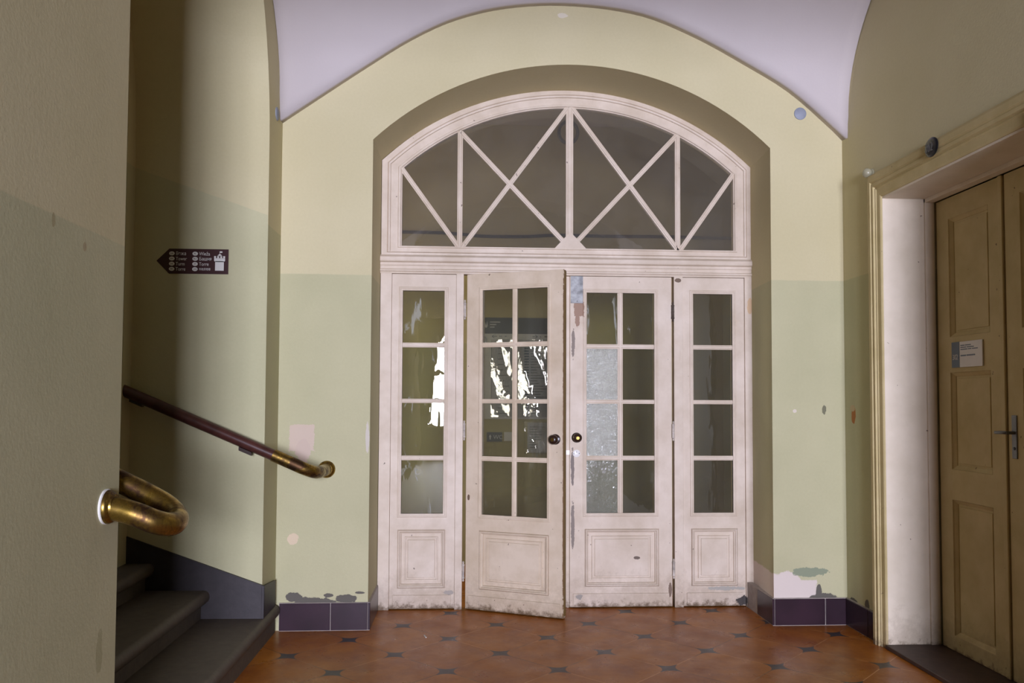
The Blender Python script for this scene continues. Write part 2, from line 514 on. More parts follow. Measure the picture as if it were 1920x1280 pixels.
m_signw = plain('sign_white', srgb(222, 220, 214), .5, 0, 0, 60, .02)
m_navy = plain('navy_print', srgb(44, 50, 70), .4, 0, 0, 60, .03)
m_paper = plain('pale_print', srgb(212, 216, 226), .4, 0, 0, 60, .04)
m_blue = plain('blue_print', srgb(50, 96, 136), .4, 0, 0, 60, .03)
m_slateprint = plain('slate_print', srgb(84, 100, 112), .4, 0, 0, 60, .03)
m_white_enamel = plain('white_enamel', srgb(238, 236, 232), .3, 0, 0, 60, .03)
m_grey_pl = plain('grey_plastic', srgb(146, 152, 166), .6)
m_dome = plain('cloudy_glass_dome', srgb(168, 164, 138), .25)
m_red = plain('red_print', srgb(150, 50, 50), .5)

s = NT('glazed_skirting_tile')
P, x, y, z = s.world()
c = s.mix(s.ramp(s.noise(P, 5, 3), .35, .65), srgb(54, 36, 46), srgb(44, 30, 38))
s.bump(s.noise(P, 12, 2), .05, .004)
m_tile = s.done(c, .28, spec=.4)
m_grout = plain('pale_tile_grout', srgb(168, 158, 150), .8, 0, .3)

# plastic sheet that mirrors the window in ripples
s = NT('rippled_plastic_cover')
s.n.remove(s.bsdf)
P, x, y, z = s.world()
tr = s.new('ShaderNodeBsdfTransparent')
gl = s.new('ShaderNodeBsdfGlossy'); gl.inputs['Roughness'].default_value = .03
bp = s.new('ShaderNodeBump'); bp.inputs['Strength'].default_value = .32; bp.inputs['Distance'].default_value = .02
s.link(s.add(s.noise(P, 5.5, 2, .5, .6, (1.6, 1, .8)), s.mul(s.noise(P, 30, 2, .5), .02)), bp.inputs['Height'])
s.link(bp.outputs[0], gl.inputs['Normal'])
fr = s.new('ShaderNodeFresnel'); fr.inputs[0].default_value = 1.5
m1 = s.new('ShaderNodeMixShader')
s.link(s.mn(s.add(s.mul(fr.outputs[0], 4.5), .01), 1), m1.inputs[0]); s.link(tr.outputs[0], m1.inputs[1]); s.link(gl.outputs[0], m1.inputs[2])
s.link(m1.outputs[0], s.out.inputs[0])
m_plastic = s.m

# ------------------------------------------------------------------ setting: floor, walls, vault
YB = -14.0
struct(MB().box(-1.6, 3.0, YB - .4, -4.05, -.12, 0).build('floor_rear', plain('bounce_cut_floor', srgb(52, 40, 30), .7)), 'unseen floor further back, darkened to cut bounced light')  # floor behind the camera, made dark so it bounces little light
fl = MB().box(-4.2, 5.2, -4.05, 2.4, -.12, 0).build('floor', m_floor); struct(fl, 'ochre tiled floor with small dark concave insets')

XC = .677
def arc_pts(half, rise, z0, n=40, cx=XC):
    Rr = (half * half + rise * rise) / (2 * rise); a = math.asin(half / Rr)
    return [(cx + Rr * math.sin(t), z0 + rise - Rr + Rr * math.cos(t)) for t in np.linspace(-a, a, n)]
# front wall: solid slab pierced by the splayed segmental opening
front = [(-.59, 0)] + arc_pts(1.267, .51, 3.033) + [(1.944, 0)]
back = [(-.585, 0)] + arc_pts(1.2875, .515, 3.045, cx=.7025) + [(1.99, 0)]
front[1] = (-.59, 3.033); front[-2] = (1.944, 3.033)
back[1] = (-.585, 3.045); back[-2] = (1.99, 3.045)
fw_ = MB()
def outer(p, i, n):
    return (XL - .3 if i == 0 else XR + .3 if i == n - 1 else p[0], p[1] if i in (0, n - 1) else 5.4)
n = len(front)
for (pts, yy, sgn) in ((front, 0., 1), (back, .60, -1)):
    l, r = XL - .3, XR + .3
    fw_.add([(l, yy, 0), (pts[0][0], yy, 0), (pts[1][0], yy, pts[1][1]), (pts[1][0], yy, 5.4), (l, yy, 5.4)], [(0, 1, 2, 3, 4)])
    fw_.add([(r, yy, 0), (pts[-1][0], yy, 0), (pts[-2][0], yy, pts[-2][1]), (pts[-2][0], yy, 5.4), (r, yy, 5.4)], [(4, 3, 2, 1, 0)])
    for i in range(1, n - 2):
        a, b = pts[i], pts[i + 1]
        fw_.add([(a[0], yy, a[1]), (b[0], yy, b[1]), (b[0], yy, 5.4), (a[0], yy, 5.4)], [(0, 1, 2, 3)])
for i in range(n - 1):
    a, b, c_, d_ = front[i], front[i + 1], back[i + 1], back[i]
    fw_.add([(a[0], 0, a[1]), (b[0], 0, b[1]), (c_[0], .60, c_[1]), (d_[0], .60, d_[1])], [(0, 1, 2, 3)])
wf = fw_.build('wall_front', m_front, recentre=False); struct(wf, 'front wall with the deep arched opening around the white glazed doors')

# left wall: prism with the stair arch; its inner faces are the sides of the stair passage
arch_l = [(-1.315 - .985 * math.cos(t), 2.9 + 1.28 * math.sin(t)) for t in np.linspace(0, math.pi, 28)]
YM = -4.05
out = [(0.02, 0), (0.02, 5.4), (YM, 5.4), (YM, 0), (-2.30, 0)] + arch_l + [(-.33, 0)]
wl = MB().prism(out, XL, -1.905, 'x').build('wall_left', m_left, recentre=False); struct(wl, 'left wall with the arched opening to the stairs')
arch_s = [(-1.315 - .865 * math.cos(t), 2.85 + 1.15 * math.sin(t)) for t in np.linspace(0, math.pi, 28)]
ws = MB()
ws.prism([(0.02, 0), (0.02, 5.4), (-2.6, 5.4), (-2.6, 0), (-2.18, 0)] + arch_s + [(-.45, 0)], -1.905, -2.25, 'x')
struct(MB().box(-4.2, -2.25, -.30, 0, 0, 5.4).build('wall_stairs_far', m_left), 'far side wall of the stair passage')
struct(MB().box(-4.2, -2.25, -2.6, -2.33, 0, 5.4).build('wall_stairs_near', m_left), 'near side wall of the stair passage')
struct(MB().box(-4.4, -4.2, -2.6, 0, 0, 5.4).build('wall_stairs_end', m_left), 'end wall of the stair passage')
ws = ws.build('wall_stairs', m_left, recentre=False); struct(ws, 'inner arch of the stair passage')

DY0, DY1, DZ = -.51, -1.745, 2.60
wr = MB().prism([(.02, 0), (.02, 5.4), (YM, 5.4), (YM, 0), (DY1, 0), (DY1, DZ), (DY0, DZ), (DY0, 0)], XR, XR + .6, 'x')
wr.box(XR + .55, XR + .65, DY1 - .1, DY0 + .1, 0, DZ + .1)
wr = wr.build('wall_right', m_side, recentre=False); struct(wr, 'right wall with the recessed double door')

# unseen passage walls behind the camera, darkened to cut bounced light
struct(MB().box(XL - .3, XL, YB, YM, 0, 5.4).build('wall_rear_left', m_rear), 'unseen left wall further back, darkened to cut bounced light')
struct(MB().box(XR, XR + .3, YB, YM, 0, 5.4).build('wall_rear_right', m_rear), 'unseen right wall further back, darkened to cut bounced light')
# back wall (behind the camera) with the arched window the daylight comes through
WX0, WX1, WZ0 = -.80, 2.0, .7
WXC = (WX0 + WX1) / 2
WZS = 2.8
wa = arc_pts((WX1 - WX0) / 2, .5, WZS, 20, WXC)
wb = MB()
for yy in (YB, YB - .3):
    l, r = XL - .5, XR + .6
    wb.add([(l, yy, 0), (r, yy, 0), (r, yy, WZ0), (l, yy, WZ0)], [(0, 1, 2, 3)])
    wb.add([(l, yy, WZ0), (WX0, yy, WZ0), (WX0, yy, WZS), (WX0, yy, 5.4), (l, yy, 5.4)], [(0, 1, 2, 3, 4)])
    wb.add([(r, yy, WZ0), (WX1, yy, WZ0), (WX1, yy, WZS), (WX1, yy, 5.4), (r, yy, 5.4)], [(0, 1, 2, 3, 4)])
    for a, b in zip(wa, wa[1:]):
        wb.add([(a[0], yy, a[1]), (b[0], yy, b[1]), (b[0], yy, 5.4), (a[0], yy, 5.4)], [(0, 1, 2, 3)])
loop = [(WX0, WZ0)] + wa + [(WX1, WZ0)]
for a, b in zip(loop, loop[1:] + loop[:1]):
    wb.add([(a[0], YB, a[1]), (b[0], YB, b[1]), (b[0], YB - .3, b[1]), (a[0], YB - .3, a[1])], [(0, 1, 2, 3)])
struct(wb.build('wall_back', m_rear, recentre=False), 'back wall with a tall arched window')
wn_ = root('window_4', (WXC, YB - .15, WZ0), world=True); struct(wn_, 'tall arched window in the back wall')
g = MB()
inner = [(WX0 + .06, WZ0 + .06)] + arc_pts((WX1 - WX0) / 2 - .06, .48, WZS - .03, 20, WXC) + [(WX1 - .06, WZ0 + .06)]
g.rings([[(p[0], YB - .12, p[1]) for p in loop], [(p[0], YB - .12, p[1]) for p in inner], [(p[0], YB - .2, p[1]) for p in inner]], True)
g.build('frame', m_paint, wn_)
g = MB()
for xx in (-.12, .60, 1.32): g.box(xx - .03, xx + .03, YB - .19, YB - .13, WZ0, 3.27 if abs(xx - WXC) < .2 else 3.1)
for zz in (1.4, 2.1, 2.8): g.box(WX0, WX1, YB - .19, YB - .13, zz - .025, zz + .025)
g.build('muntin', m_paint, wn_)

# sail vault over each bay
lun_x = [-1.16, -.923, -.595, -.363, -.095, .242, .652, 1.099, 1.446, 1.794, 2.074, 2.353, 2.45]
lun_z = [3.115, 3.283, 3.512, 3.665, 3.80, 3.892, 3.921, 3.872, 3.743, 3.561, 3.394, 3.156, 3.06]
def hermite(xq, xs, zs):
    d = [(zs[min(i + 1, len(xs) - 1)] - zs[max(i - 1, 0)]) / (xs[min(i + 1, len(xs) - 1)] - xs[max(i - 1, 0)]) for i in range(len(xs))]
    i = max(0, min(len(xs) - 2, int(np.searchsorted(xs, xq)) - 1)); h = xs[i + 1] - xs[i]; t = (xq - xs[i]) / h
    return (2 * t**3 - 3 * t**2 + 1) * zs[i] + (t**3 - 2 * t**2 + t) * h * d[i] + (-2 * t**3 + 3 * t**2) * zs[i + 1] + (t**3 - t**2) * h * d[i + 1]
def vault_z(x, y):
    zA = hermite(x, lun_x, lun_z)
    if y > -3.8: q = (y + 1.9) / 1.9
    elif y > -4.3: q = 1
    elif y > -8.1: q = (y + 6.2) / 1.9
    else: q = 1
    w = 1 - .45 * (1 - min(1, abs((x - .635) / 1.785)) ** 2)
    return zA + w * 1.26 * math.sqrt(max(0, 1 - q * q))
xs = list(np.linspace(-1.16, 2.43, 50))
ys = []
for a, b in ((0, -3.8), (-4.3, -8.1)):
    ys += [(a + b) / 2 + 1.9 * math.cos(t) for t in np.linspace(0, math.pi, 44)]
ys += [YB]
kf = 46
struct(MB().box(XL - .2, XR + .2, YB, -4.25, 3.4, 5.4).build('ceiling_rear_blocker', m_rear), 'added dark lower ceiling further back that blocks light')  # unseen slab added to hold back high daylight and bounce
cv = MB(); cv.rings([[(x_, y_, vault_z(x_, y_)) for x_ in xs] for y_ in ys[:kf]], closed=False)
cv = cv.build('ceiling', m_ceil, smooth=True, recentre=False, auto=60); struct(cv, 'pale lavender vaulted ceiling')
md = cv.modifiers.new('thick', 'SOLIDIFY'); md.thickness = -.08

# corridor behind the doors
cb = MB(); cb.box(-4.2, 5.2, 2.0, 2.2, 0, 4.6); struct(cb.build('wall_corridor', m_corr), 'olive corridor wall seen through the glazed doors')
struct(MB().box(5.0, 5.2, .6, 2.0, 0, 4.6).build('wall_corridor_end', m_corr), 'end wall of the corridor')
struct(MB().box(-4.2, -4.0, .0, 2.0, 0, 4.6).build('wall_corridor_start', m_corr), 'other end wall of the corridor')
struct(MB().box(-4.2, XL - .3, .4, .6, 0, 4.6).box(XR + .3, 5.2, .4, .6, 0, 4.6).build('wall_corridor_near', m_corr), 'near side wall of the corridor')
cc = MB(); cc.rings([[(xx, 1.3 + .72 * math.cos(t) , 3.75 + .35 * math.sin(t)) for t in np.linspace(math.pi, 0, 16)] for xx in (-4.2, 5.2)], closed=False)
struct(cc.build('ceiling_corridor', m_ceil, smooth=True), 'vaulted corridor ceiling')

def skirting(name, label, tiles):
    r = root(name, tiles[0][0], world=True); struct(r, label)
    for (p, b) in tiles:
        t = MB(); t.box(*b); t.build('tile', m_tile, r, bevel=.0025)
    return r
K = .166; T = .016
def sk(name, label, boxes, grout):
    c0 = boxes[0]
    r = root(name, (c0[0], c0[2], 0), world=True); struct(r, label)
    for b in boxes: MB().box(*b).build('tile', m_tile, r, bevel=.003)
    g = MB()
    for b in grout: g.box(*b)
    g.build('grout', m_grout, r)
sk('baseboard_left', 'dark plum glazed skirting tiles on the wall left of the doors', [
    (-1.122, -.8165, -T, 0, .003, K), (-.8125, -.592, -T, 0, .003, K), (-.592, -.575, -.012, .455, .003, K)],
    [(-1.124, -.59, -T + .004, 0, 0, K + .003), (-.592, -.577, -.01, .455, 0, K + .003)])
sk('baseboard_right', 'dark plum glazed skirting tiles on the wall right of the doors', [
    (1.946, 2.268, -T, 0, .003, K), (2.272, 2.402, -T, 0, .003, K), (1.931, 1.946, -.012, .26, .003, K), (1.94, 1.965, .262, .455, .003, K)],
    [(1.944, 2.402, -T + .004, 0, 0, K + .004), (1.934, 1.97, -.01, .455, 0, K + .003)])
sk('baseboard_side', 'dark plum glazed skirting tiles on the right side wall', [
    (XR - T, XR, -.292, -.004, .003, K), (XR - T, XR, -.396, -.296, .003, K)],
    [(XR - T + .004, XR, -.396, -.004, 0, K + .004)])

# ------------------------------------------------------------------ stairs
st = root('staircase', (-1.3, -1.3, 0), world=True, label='worn grey-brown stone steps rising left through the arched opening', cat='stairs')
nx = [-1.105, -1.43, -1.74, -2.05, -2.36, -2.67, -2.98]
nz = [.165, .325, .478, .63, .78, .93, 1.08]
for i, (xn, zn) in enumerate(zip(nx, nz)):
    z0 = 0 if i == 0 else nz[i - 1] - .002
    ris = xn - (.036 if i == 0 else .055)
    x1 = (nx[i + 1] - .055) if i + 1 < len(nx) else -4.15
    r_ = .028
    prof = [(x1, z0), (ris, z0), (ris, zn - .07)] + [(xn - r_ - .008 + r_ * math.cos(a), zn - .037 + .035 * math.sin(a)) for a in np.linspace(-math.pi / 2, math.pi / 2, 9)] + [(x1, zn)]
    ya, yb = (-2.297, -.335)
    if i == 0: prof[2] = (ris, zn - .072)
    b = MB().prism(prof, ya, -.335, 'y')
    if i == 0: b.prism([(-1.149, 0), (-1.141, 0), (-1.141, zn - .072)] + prof[3:-1] + [(-1.149, zn)], -.335, -.035, 'y')
    b.build('step', m_stone, st, smooth=True, auto=30)
# sloping dark skirting board of the stairs, turning round the corner
sk_ = MB()
f_top = lambda xx: .337 - .366 * (xx + 1.11)
sk_.prism([(-1.135, .10), (-1.135, f_top(-1.135)), (-3.9, f_top(-3.9)), (-3.9, .1)], -.345, -.33, 'y')
sk_.prism([(-.345, .165), (-.345, f_top(-1.135)), (-.06, .318), (-.06, .165)], XL, -1.135, 'x')
struct(sk_.build('baseboard_stairs', m_slate, bevel=.002), 'dark painted skirting rising along the stairs')

# ------------------------------------------------------------------ glazed leaves and lights
ROWS = [(.640, .998), (1.029, 1.385), (1.413, 1.763), (1.794, 2.149)]
def glazed(r, w, cols, panes_mat, paint, t=.042, H=2.262, x_off=0., lower=(.10, .14), kick=True, z0=.006):
    """stiles and rails, glazing bars, bead mouldings, raised lower panel; local front face at y=0"""
    a, b = cols[0][0], cols[-1][1]
    la, lb = lower
    pz0, pz1 = .143, .533
    xs_ = sorted({x_off, la, a, b, lb, x_off + w}); zs_ = [z0, pz0, pz1, ROWS[0][0], ROWS[-1][1], H]
    def hole(i, j):
        xm = (xs_[i] + xs_[i + 1]) / 2
        return (j == 1 and la < xm < lb) or (j == 3 and a < xm < b)
    fr_ = MB().lattice(xs_, zs_, hole, 0, t)
    # planted bead round the glazing
    fr_.rings([[(a - q, yy, ROWS[0][0] - q), (b + q, yy, ROWS[0][0] - q), (b + q, yy, ROWS[-1][1] + q), (a - q, yy, ROWS[-1][1] + q)]
               for q, yy in ((.026, .001), (.024, -.005), (.014, -.007), (.011, -.003), (.003, -.003), (0, .004), (0, .02))], True)
    fr_.build('frame', paint, r, bevel=.0015)
    mu = MB()
    for c0, c1 in zip(cols, cols[1:]):
        xm = (c0[1] + c1[0]) / 2
        mu.bar((xm, ROWS[0][0] - .004), (xm, ROWS[-1][1] + .004), c1[0] - c0[1], .001, .03)
    for r0, r1 in zip(ROWS, ROWS[1:]):
        zm = (r0[1] + r1[0]) / 2
        mu.bar((a - .004, zm), (b + .004, zm), r1[0] - r0[1], .0018, .029)
    mu.build('muntin', paint, r)
    for ci, c0 in enumerate(cols):
        for ri, r0 in enumerate(ROWS):
            m = panes_mat(ci, ri)
            MB().box(c0[0] - .004, c0[1] + .004, .014, .017, r0[0] - .004, r0[1] + .004).build('pane', m, r)
    MB().panel(la, lb, pz0, pz1, [(0, .02), (0, .008), (.003, .006), (.004, -.007), (.008, -.011), (.013, -.010), (.018, -.002), (.025, .002), (.027, .012), (.048, .012), (.050, .003), (.057, .003), (.059, .009), (.068, .009), (.071, .003)]).build('lower_panel', paint, r)
    if kick:
        MB().box(x_off + .022, x_off + w - .022, -.008, .002, .012, .098).build('kick_board', paint, r, bevel=.003)

def hinge(r, x, z, mat, h=.075, y=-.013):
    g = MB()
    prof = [(.003, -h / 2 - .028), (.008, -h / 2 - .022), (.005, -h / 2 - .012), (.011, -h / 2 - .006), (.011, -h / 2), (.0095, -h / 2 + .002), (.0095, -.002), (.0115, 0), (.0095, .002), (.0095, h / 2 - .002), (.011, h / 2), (.011, h / 2 + .006), (.005, h / 2 + .012), (.008, h / 2 + .022), (.003, h / 2 + .028)]
    g.lathe([(a, b) for a, b in prof], (x, y, z), (0, 0, 1), 14)
    g.build('hinge', mat, r, smooth=True)

YF = .472
# fixed light left of the doors: post | leaf | post
r = root('window_2', (-.583, YF, 0)); struct(r, 'fixed narrow glazed light left of the open door leaf, four panes high')
MB().box(0, .076, -.012, .05, 0, 2.265).build('jamb_post', m_panel_l, r, bevel=.002)
MB().box(.514, .564, -.012, .05, 0, 2.265).build('jamb_post', m_panel_l, r, bevel=.002)
glazed(r, .436, [(.151, .433)], lambda c_, r_: m_glass_s, m_panel_l, x_off=.077, lower=(.130, .450))
# fixed light right
r = root('window_3', (1.432, YF, 0)); struct(r, 'fixed narrow glazed light right of the closed door leaf, four panes high')
MB().box(0, .062, -.012, .05, 0, 2.265).build('jamb_post', m_panel_r, r, bevel=.002)
MB().box(.498, .560, -.012, .05, 0, 2.265).build('jamb_post', m_panel_r, r, bevel=.002)
glazed(r, .434, [(.138, .413)], lambda c_, r_: m_glass, m_panel_r, x_off=.063, lower=(.118, .440))

def knob(r, x, z, y0=0.):
    g = MB().lathe([(.034, 0), (.034, .004), (.028, .008), (.013, .012), (.012, .022), (.022, .030), (.031, .042), (.031, .052), (.026, .062), (.016, .068), (.0, .069)], (x, y0, z), (0, -1, 0), 32)
    k = g.build('door_knob', m_knob, r, smooth=True)
    c_ = MB().lathe([(.012, .060), (.0125, .069), (.010, .0725), (.006, .0725), (.005, .070), (.0, .070)], (x, y0, z), (0, -1, 0), 24)
    o = c_.build('knob_cap', m_brass, None, smooth=True, recentre=False); o.parent = k; o['label'] = 'small brass disc on the knob'
    return k

# open leaf, swung towards the camera on its left edge
r = root('door_1', (.004, YF - .004, 0), R(-24.4)); struct(r, 'open left glazed door leaf, swung out, eight panes')
glazed(r, .692, [(.115, .330), (.362, .578)], lambda c_, r_: m_glass, m_leaf_l, lower=(.10, .592))
MB().box(.6935, .696, .004, .040, .02, 2.255).build('gap_strip', m_gap, r, label='added strip standing in for the corridor wall seen through the gap')  # added strip in the tone of the corridor wall beyond the gap
knob(r, .636, 1.153)
for zz in (2.02, 1.20, .255): hinge(r, -.010, zz, m_hinge, .08)
# closed leaf
r = root('door_2', (.712, YF, 0)); struct(r, 'closed right glazed door leaf with a metal plate at its top corner')
def pm(ci, ri):
    if ci == 0: return {0: m_frost2, 1: m_frost, 2: m_frost, 3: m_glass_s}[ri]
    return m_glass_s if ri in (3,) else m_glass
glazed(r, .706, [(.115, .330), (.366, .584)], pm, m_leaf_r, lower=(.102, .612))
knob(r, .045, 1.153)
k = MB().lathe([(.026, 0), (.026, .003), (.023, .005), (.0, .005)], (.045, 0, 1.045), (0, -1, 0), 32).build('keyhole_plate', m_white_enamel, r, smooth=True, label='round white keyhole plate')
g = MB(); g.box(.043, .047, -.0065, -.004, 1.050, 1.060); g.box(.023, .029, -.0065, -.004, 1.041, 1.047); g.box(.061, .067, -.0065, -.004, 1.042, 1.048)
o = g.build('keyhole', m_black, None, recentre=False); o.parent = k
MB().box(.003, .088, -.004, 0, 2.075, 2.262).build('metal_plate', m_zinc, r, bevel=.001, label='galvanised steel repair plate')
o = MB().lathe([(.0035, 0), (.003, .002), (0, .0025)], (.048, -.004, 2.088), (0, -1, 0), 10).build('screw', m_black, r, smooth=True)
MB().box(-.026, -.001, .014, .05, .0, 2.262).build('rebate_strip', m_paint, r, bevel=.002, label='set-back strip along the meeting edge')
MB().box(-.027, -.0005, .012, .030, 1.035, 1.066).build('strike_plate', m_white_enamel, r, bevel=.001)
for zz, mm in ((2.02, m_hinge_d), (1.20, m_hinge), (.262, m_hinge)): hinge(r, .712, zz, mm, .08)
for (hx, hz) in (): pass

# ------------------------------------------------------------------ transom beam and fanlight
prof = [(.53, 2.264), (.462, 2.264), (.458, 2.276), (.450, 2.280), (.450, 2.290), (.461, 2.296), (.461, 2.316), (.455, 2.322), (.455, 2.338), (.440, 2.345), (.437, 2.352), (.437, 2.374), (.444, 2.380), (.462, 2.392), (.53, 2.392)]
struct(MB().prism(prof, -.586, 1.992, 'x').build('trim_1', m_paint, bevel=.001), 'moulded white transom beam between the doors and the fanlight')
r = root('window_1', (.7, YF, 2.39), world=True); struct(r, 'white arched fanlight with crossing diagonal glazing bars')
N_ = 44
def outl(half, rise, zs, cx, xl, xr, zb):
    a = arc_pts(half, rise, zs, N_, cx); a[0] = (xl, zs); a[-1] = (xr, zs)
    return [(xl, zb)] + a + [(xr, zb)]
O_ = outl(1.283, .522, 3.042, .703, -.582, 1.988, 2.388)
I_ = outl(1.1535, .447, 2.990, .7085, -.445, 1.862, 2.458)
def ring(t, yy): return [(a[0] + (b[0] - a[0]) * t, yy, a[1] + (b[1] - a[1]) * t) for a, b in zip(O_, I_)]
fr_ = MB().rings([ring(t, yy) for t, yy in ((0, .53), (0, .472), (.28, .470), (.31, .478), (.34, .470), (.42, .472), (.45, .482), (.80, .482), (.83, .474), (.93, .474), (.96, .484), (1, .486), (1, .53))], True)
fr_.prism([(.600, 2.450), (.713, 2.570), (.828, 2.450)], .476, .515, 'y')
fr_.build('frame', m_paint, r)
mu = MB()
for i, (p, q, w) in enumerate([((-.05, 2.45), (-.05, 3.26), .036), ((.708, 2.54), (.708, 3.45), .05), ((1.467, 2.45), (1.467, 3.28), .036),
                ((-.455, 3.0), (-.055, 2.45), .032), ((-.045, 3.25), (.665, 2.505), .032), ((.70, 3.45), (-.035, 2.45), .032),
                ((.718, 3.45), (1.472, 2.45), .032), ((1.462, 3.265), (.765, 2.51), .032), ((1.872, 3.01), (1.48, 2.45), .032)]):
    mu.bar(p, q, w, .477 + (i % 4) * .0007, .506)
mu.build('muntin', m_paint, r)
MB().prism([(a - (a - .7) * -.004, b) for a, b in I_], .498, .502, 'y').build('pane', m_glass_d, r)

# ------------------------------------------------------------------ right double door in its recess
def uring(t, d):
    a0, a1, z1 = -.395 + (DY0 + .395) * t, -1.86 + (DY1 + 1.86) * t, 2.745 + (DZ - 2.745) * t
    return [(XR - d, a0, 0), (XR - d, a0, z1), (XR - d, a1, z1), (XR - d, a1, 0)]
cs = MB().rings([uring(t, d) for t, d in ((0, -.005), (0, .034), (.10, .040), (.30, .040), (.36, .030), (.40, .034), (.52, .034), (.56, .020), (.62, .024), (.66, .018), (.94, .016), (1, .010), (1, -.005))], closed=False)
struct(cs.build('trim_2', m_cream_shaded, bevel=.001), 'cream moulded casing around the recessed right door')
jb = MB()
jb.box(XR - .005, 2.71, DY0 - .002, DY0 + .02, 0, DZ); jb.box(XR - .005, 2.71, DY1 - .02, DY1 + .002, 0, DZ)
jb.box(2.66, 2.715, DY0 - .016, DY0, 0, DZ); jb.box(2.66, 2.715, DY1, DY1 + .016, 0, DZ)
jb.box(XR - .005, 2.71, DY1, DY0, DZ - .012, DZ + .01); jb.box(2.66, 2.715, DY1, DY0, DZ - .035, DZ - .012)
struct(jb.build('trim_3', m_cream_lit, bevel=.002), 'cream jamb lining of the recessed right door, in the lit tone')
struct(MB().box(2.395, 2.75, DY1, DY0, 0, .024).build('trim_4', m_wood, bevel=.004), 'dark wooden threshold of the recessed right door')
def panelled(name, y_start, label, edge):
    r = root(name, (2.72, y_start, .026), R(-90)); struct(r, label)
    w, Hh = .588, 2.535
    rails = [(.085, .835), (1.005, 1.545), (1.745, 2.415)]
    xs_ = [0, .115, .468, w]; zs_ = [0] + [q for p in rails for q in p] + [Hh]
    MB().lattice(xs_, zs_, lambda i, j: i == 1 and j % 2 == 1, 0, .045).build('frame', m_cream_shaded, r, bevel=.002)
    for a, b in rails:
        MB().panel(.115, .468, a, b, [(0, .0), (.004, .006), (.020, .018), (.022, .022), (.034, .022), (.036, .018), (.038, .018)]).build('door_panel', m_cream_shaded, r)
    if edge: MB().box(.560, .592, -.010, .0, .0, Hh).build('meeting_strip', m_cream_shaded, r, bevel=.004)
    return r
d3 = panelled('door_3', DY0 - .026, 'cream panelled door leaf carrying the room plaque', True)
d4 = panelled('door_4', DY0 - .026 - .600, 'cream panelled door leaf with the steel lever handle', False)
h = MB().box(.030, .068, -.006, 0, 1.10, 1.315).build('handle_plate', m_steel, d4, bevel=.003)
g = MB().tube([(.049, 0, 1.228), (.049, -.05, 1.228)], .008, 12); g.tube(smooth_path([(.049, -.045, 1.228), (.03, -.052, 1.229), (.0, -.052, 1.228), (-.028, -.05, 1.227)], 5), .0085, 12)
o = g.build('lever', m_steel, None, smooth=True, recentre=False); o.parent = h
g = MB().lathe([(.008, 0), (.008, .004), (0, .005)], (.049, -.005, 1.15), (0, -1, 0), 12)
o = g.build('lock_cylinder', m_black, None, smooth=True, recentre=False); o.parent = h

# room plaque on the leaf
P0 = (2.7185, -.812, 1.597)
pl = root('room_plaque', P0, world=True, label='small grey and white room plaque 302 fixed on the recessed cream door', cat='sign')
xf = 2.7185
MB().box(xf - .007, xf, -.950, -.682, 1.597, 1.737).build('plate', m_signw, pl, bevel=.001)
MB().box(xf - .0085, xf - .006, -.7515, -.681, 1.5965, 1.7375).build('slate_band', m_slateprint, pl, label='slate grey band')
text('302', .042, (xf - .009, -.690, 1.640), m_signw, pl, '-x', xs=.78)
g = MB()
for k_, (zz, ws_) in enumerate(((1.716, (.036, .05)), (1.705, (.05, .062)), (1.694, (.06, .03, .05)))):
    yy = -.762
    for w_ in ws_: g.box(xf - .0078, xf - .0068, yy - w_, yy, zz - .0026, zz + .0026); yy -= w_ + .006
for (a, w_) in ((-.762, .048), (-.815, .075)): g.box(xf - .0078, xf - .0068, a - w_, a, 1.6565, 1.664)
g.build('print', m_slateprint, pl)

# oval number plate on the casing above
no = root('number_plate', (XR - .04, -1.076, 2.66), world=True, label='small black oval number plate 302 on the casing above the right door', cat='sign')
xo = XR - .041
ov = MB(); seg = 36
def oval(rx, rz, xx): return [(xx, -1.085 + rx * math.cos(2 * math.pi * k / seg), 2.71 + rz * math.sin(2 * math.pi * k / seg)) for k in range(seg)]
ov.rings([oval(.058, .050, xo), oval(.058, .050, xo - .004), oval(.052, .044, xo - .009), oval(.04, .034, xo - .012)], True, True, True)
ov.build('plate', m_black, no, smooth=True)
text('302', .068, (xo - .0125, -1.085 + .041, 2.687), m_steel, no, '-x', xs=.66, ext=.001)

# round knob-shaped fitting beside the casing corner
lf = root('wall_bulb_fitting', (XR, -.393, 2.76), world=True, label='small round pale fitting on the green wall at the corner of the door casing', cat='light fitting')
g = MB().lathe([(.026, 0), (.027, .008), (.020, .012)], (XR, -.385, 2.772), (-1, 0, 0), 24); g.build('base', m_dome, lf, smooth=True)
g = MB().lathe([(.020, .010), (.026, .018), (.029, .030), (.026, .042), (.016, .052), (0, .055)], (XR, -.385, 2.772), (-1, 0, 0), 24)
g.build('dome', m_dome, lf, smooth=True)

# ------------------------------------------------------------------ small round covers on the wall
g = MB().lathe([(.040, 0), (.040, .004), (.036, .007), (0, .008)], (2.143, 0, 3.262), (0, -1, 0), 32)
tag(g.build('junction_cover', m_grey_pl, smooth=True), 'round grey junction cover high on the front wall, right of the arch', 'cable cover')
g = MB().lathe([(.040, 0), (.040, .004), (.036, .007), (0, .008)], (XL, -.16, 3.124), (1, 0, 0), 32)
tag(g.build('junction_cover', m_grey_pl, smooth=True), 'round grey junction cover on the narrow strip beside the stair arch', 'cable cover')

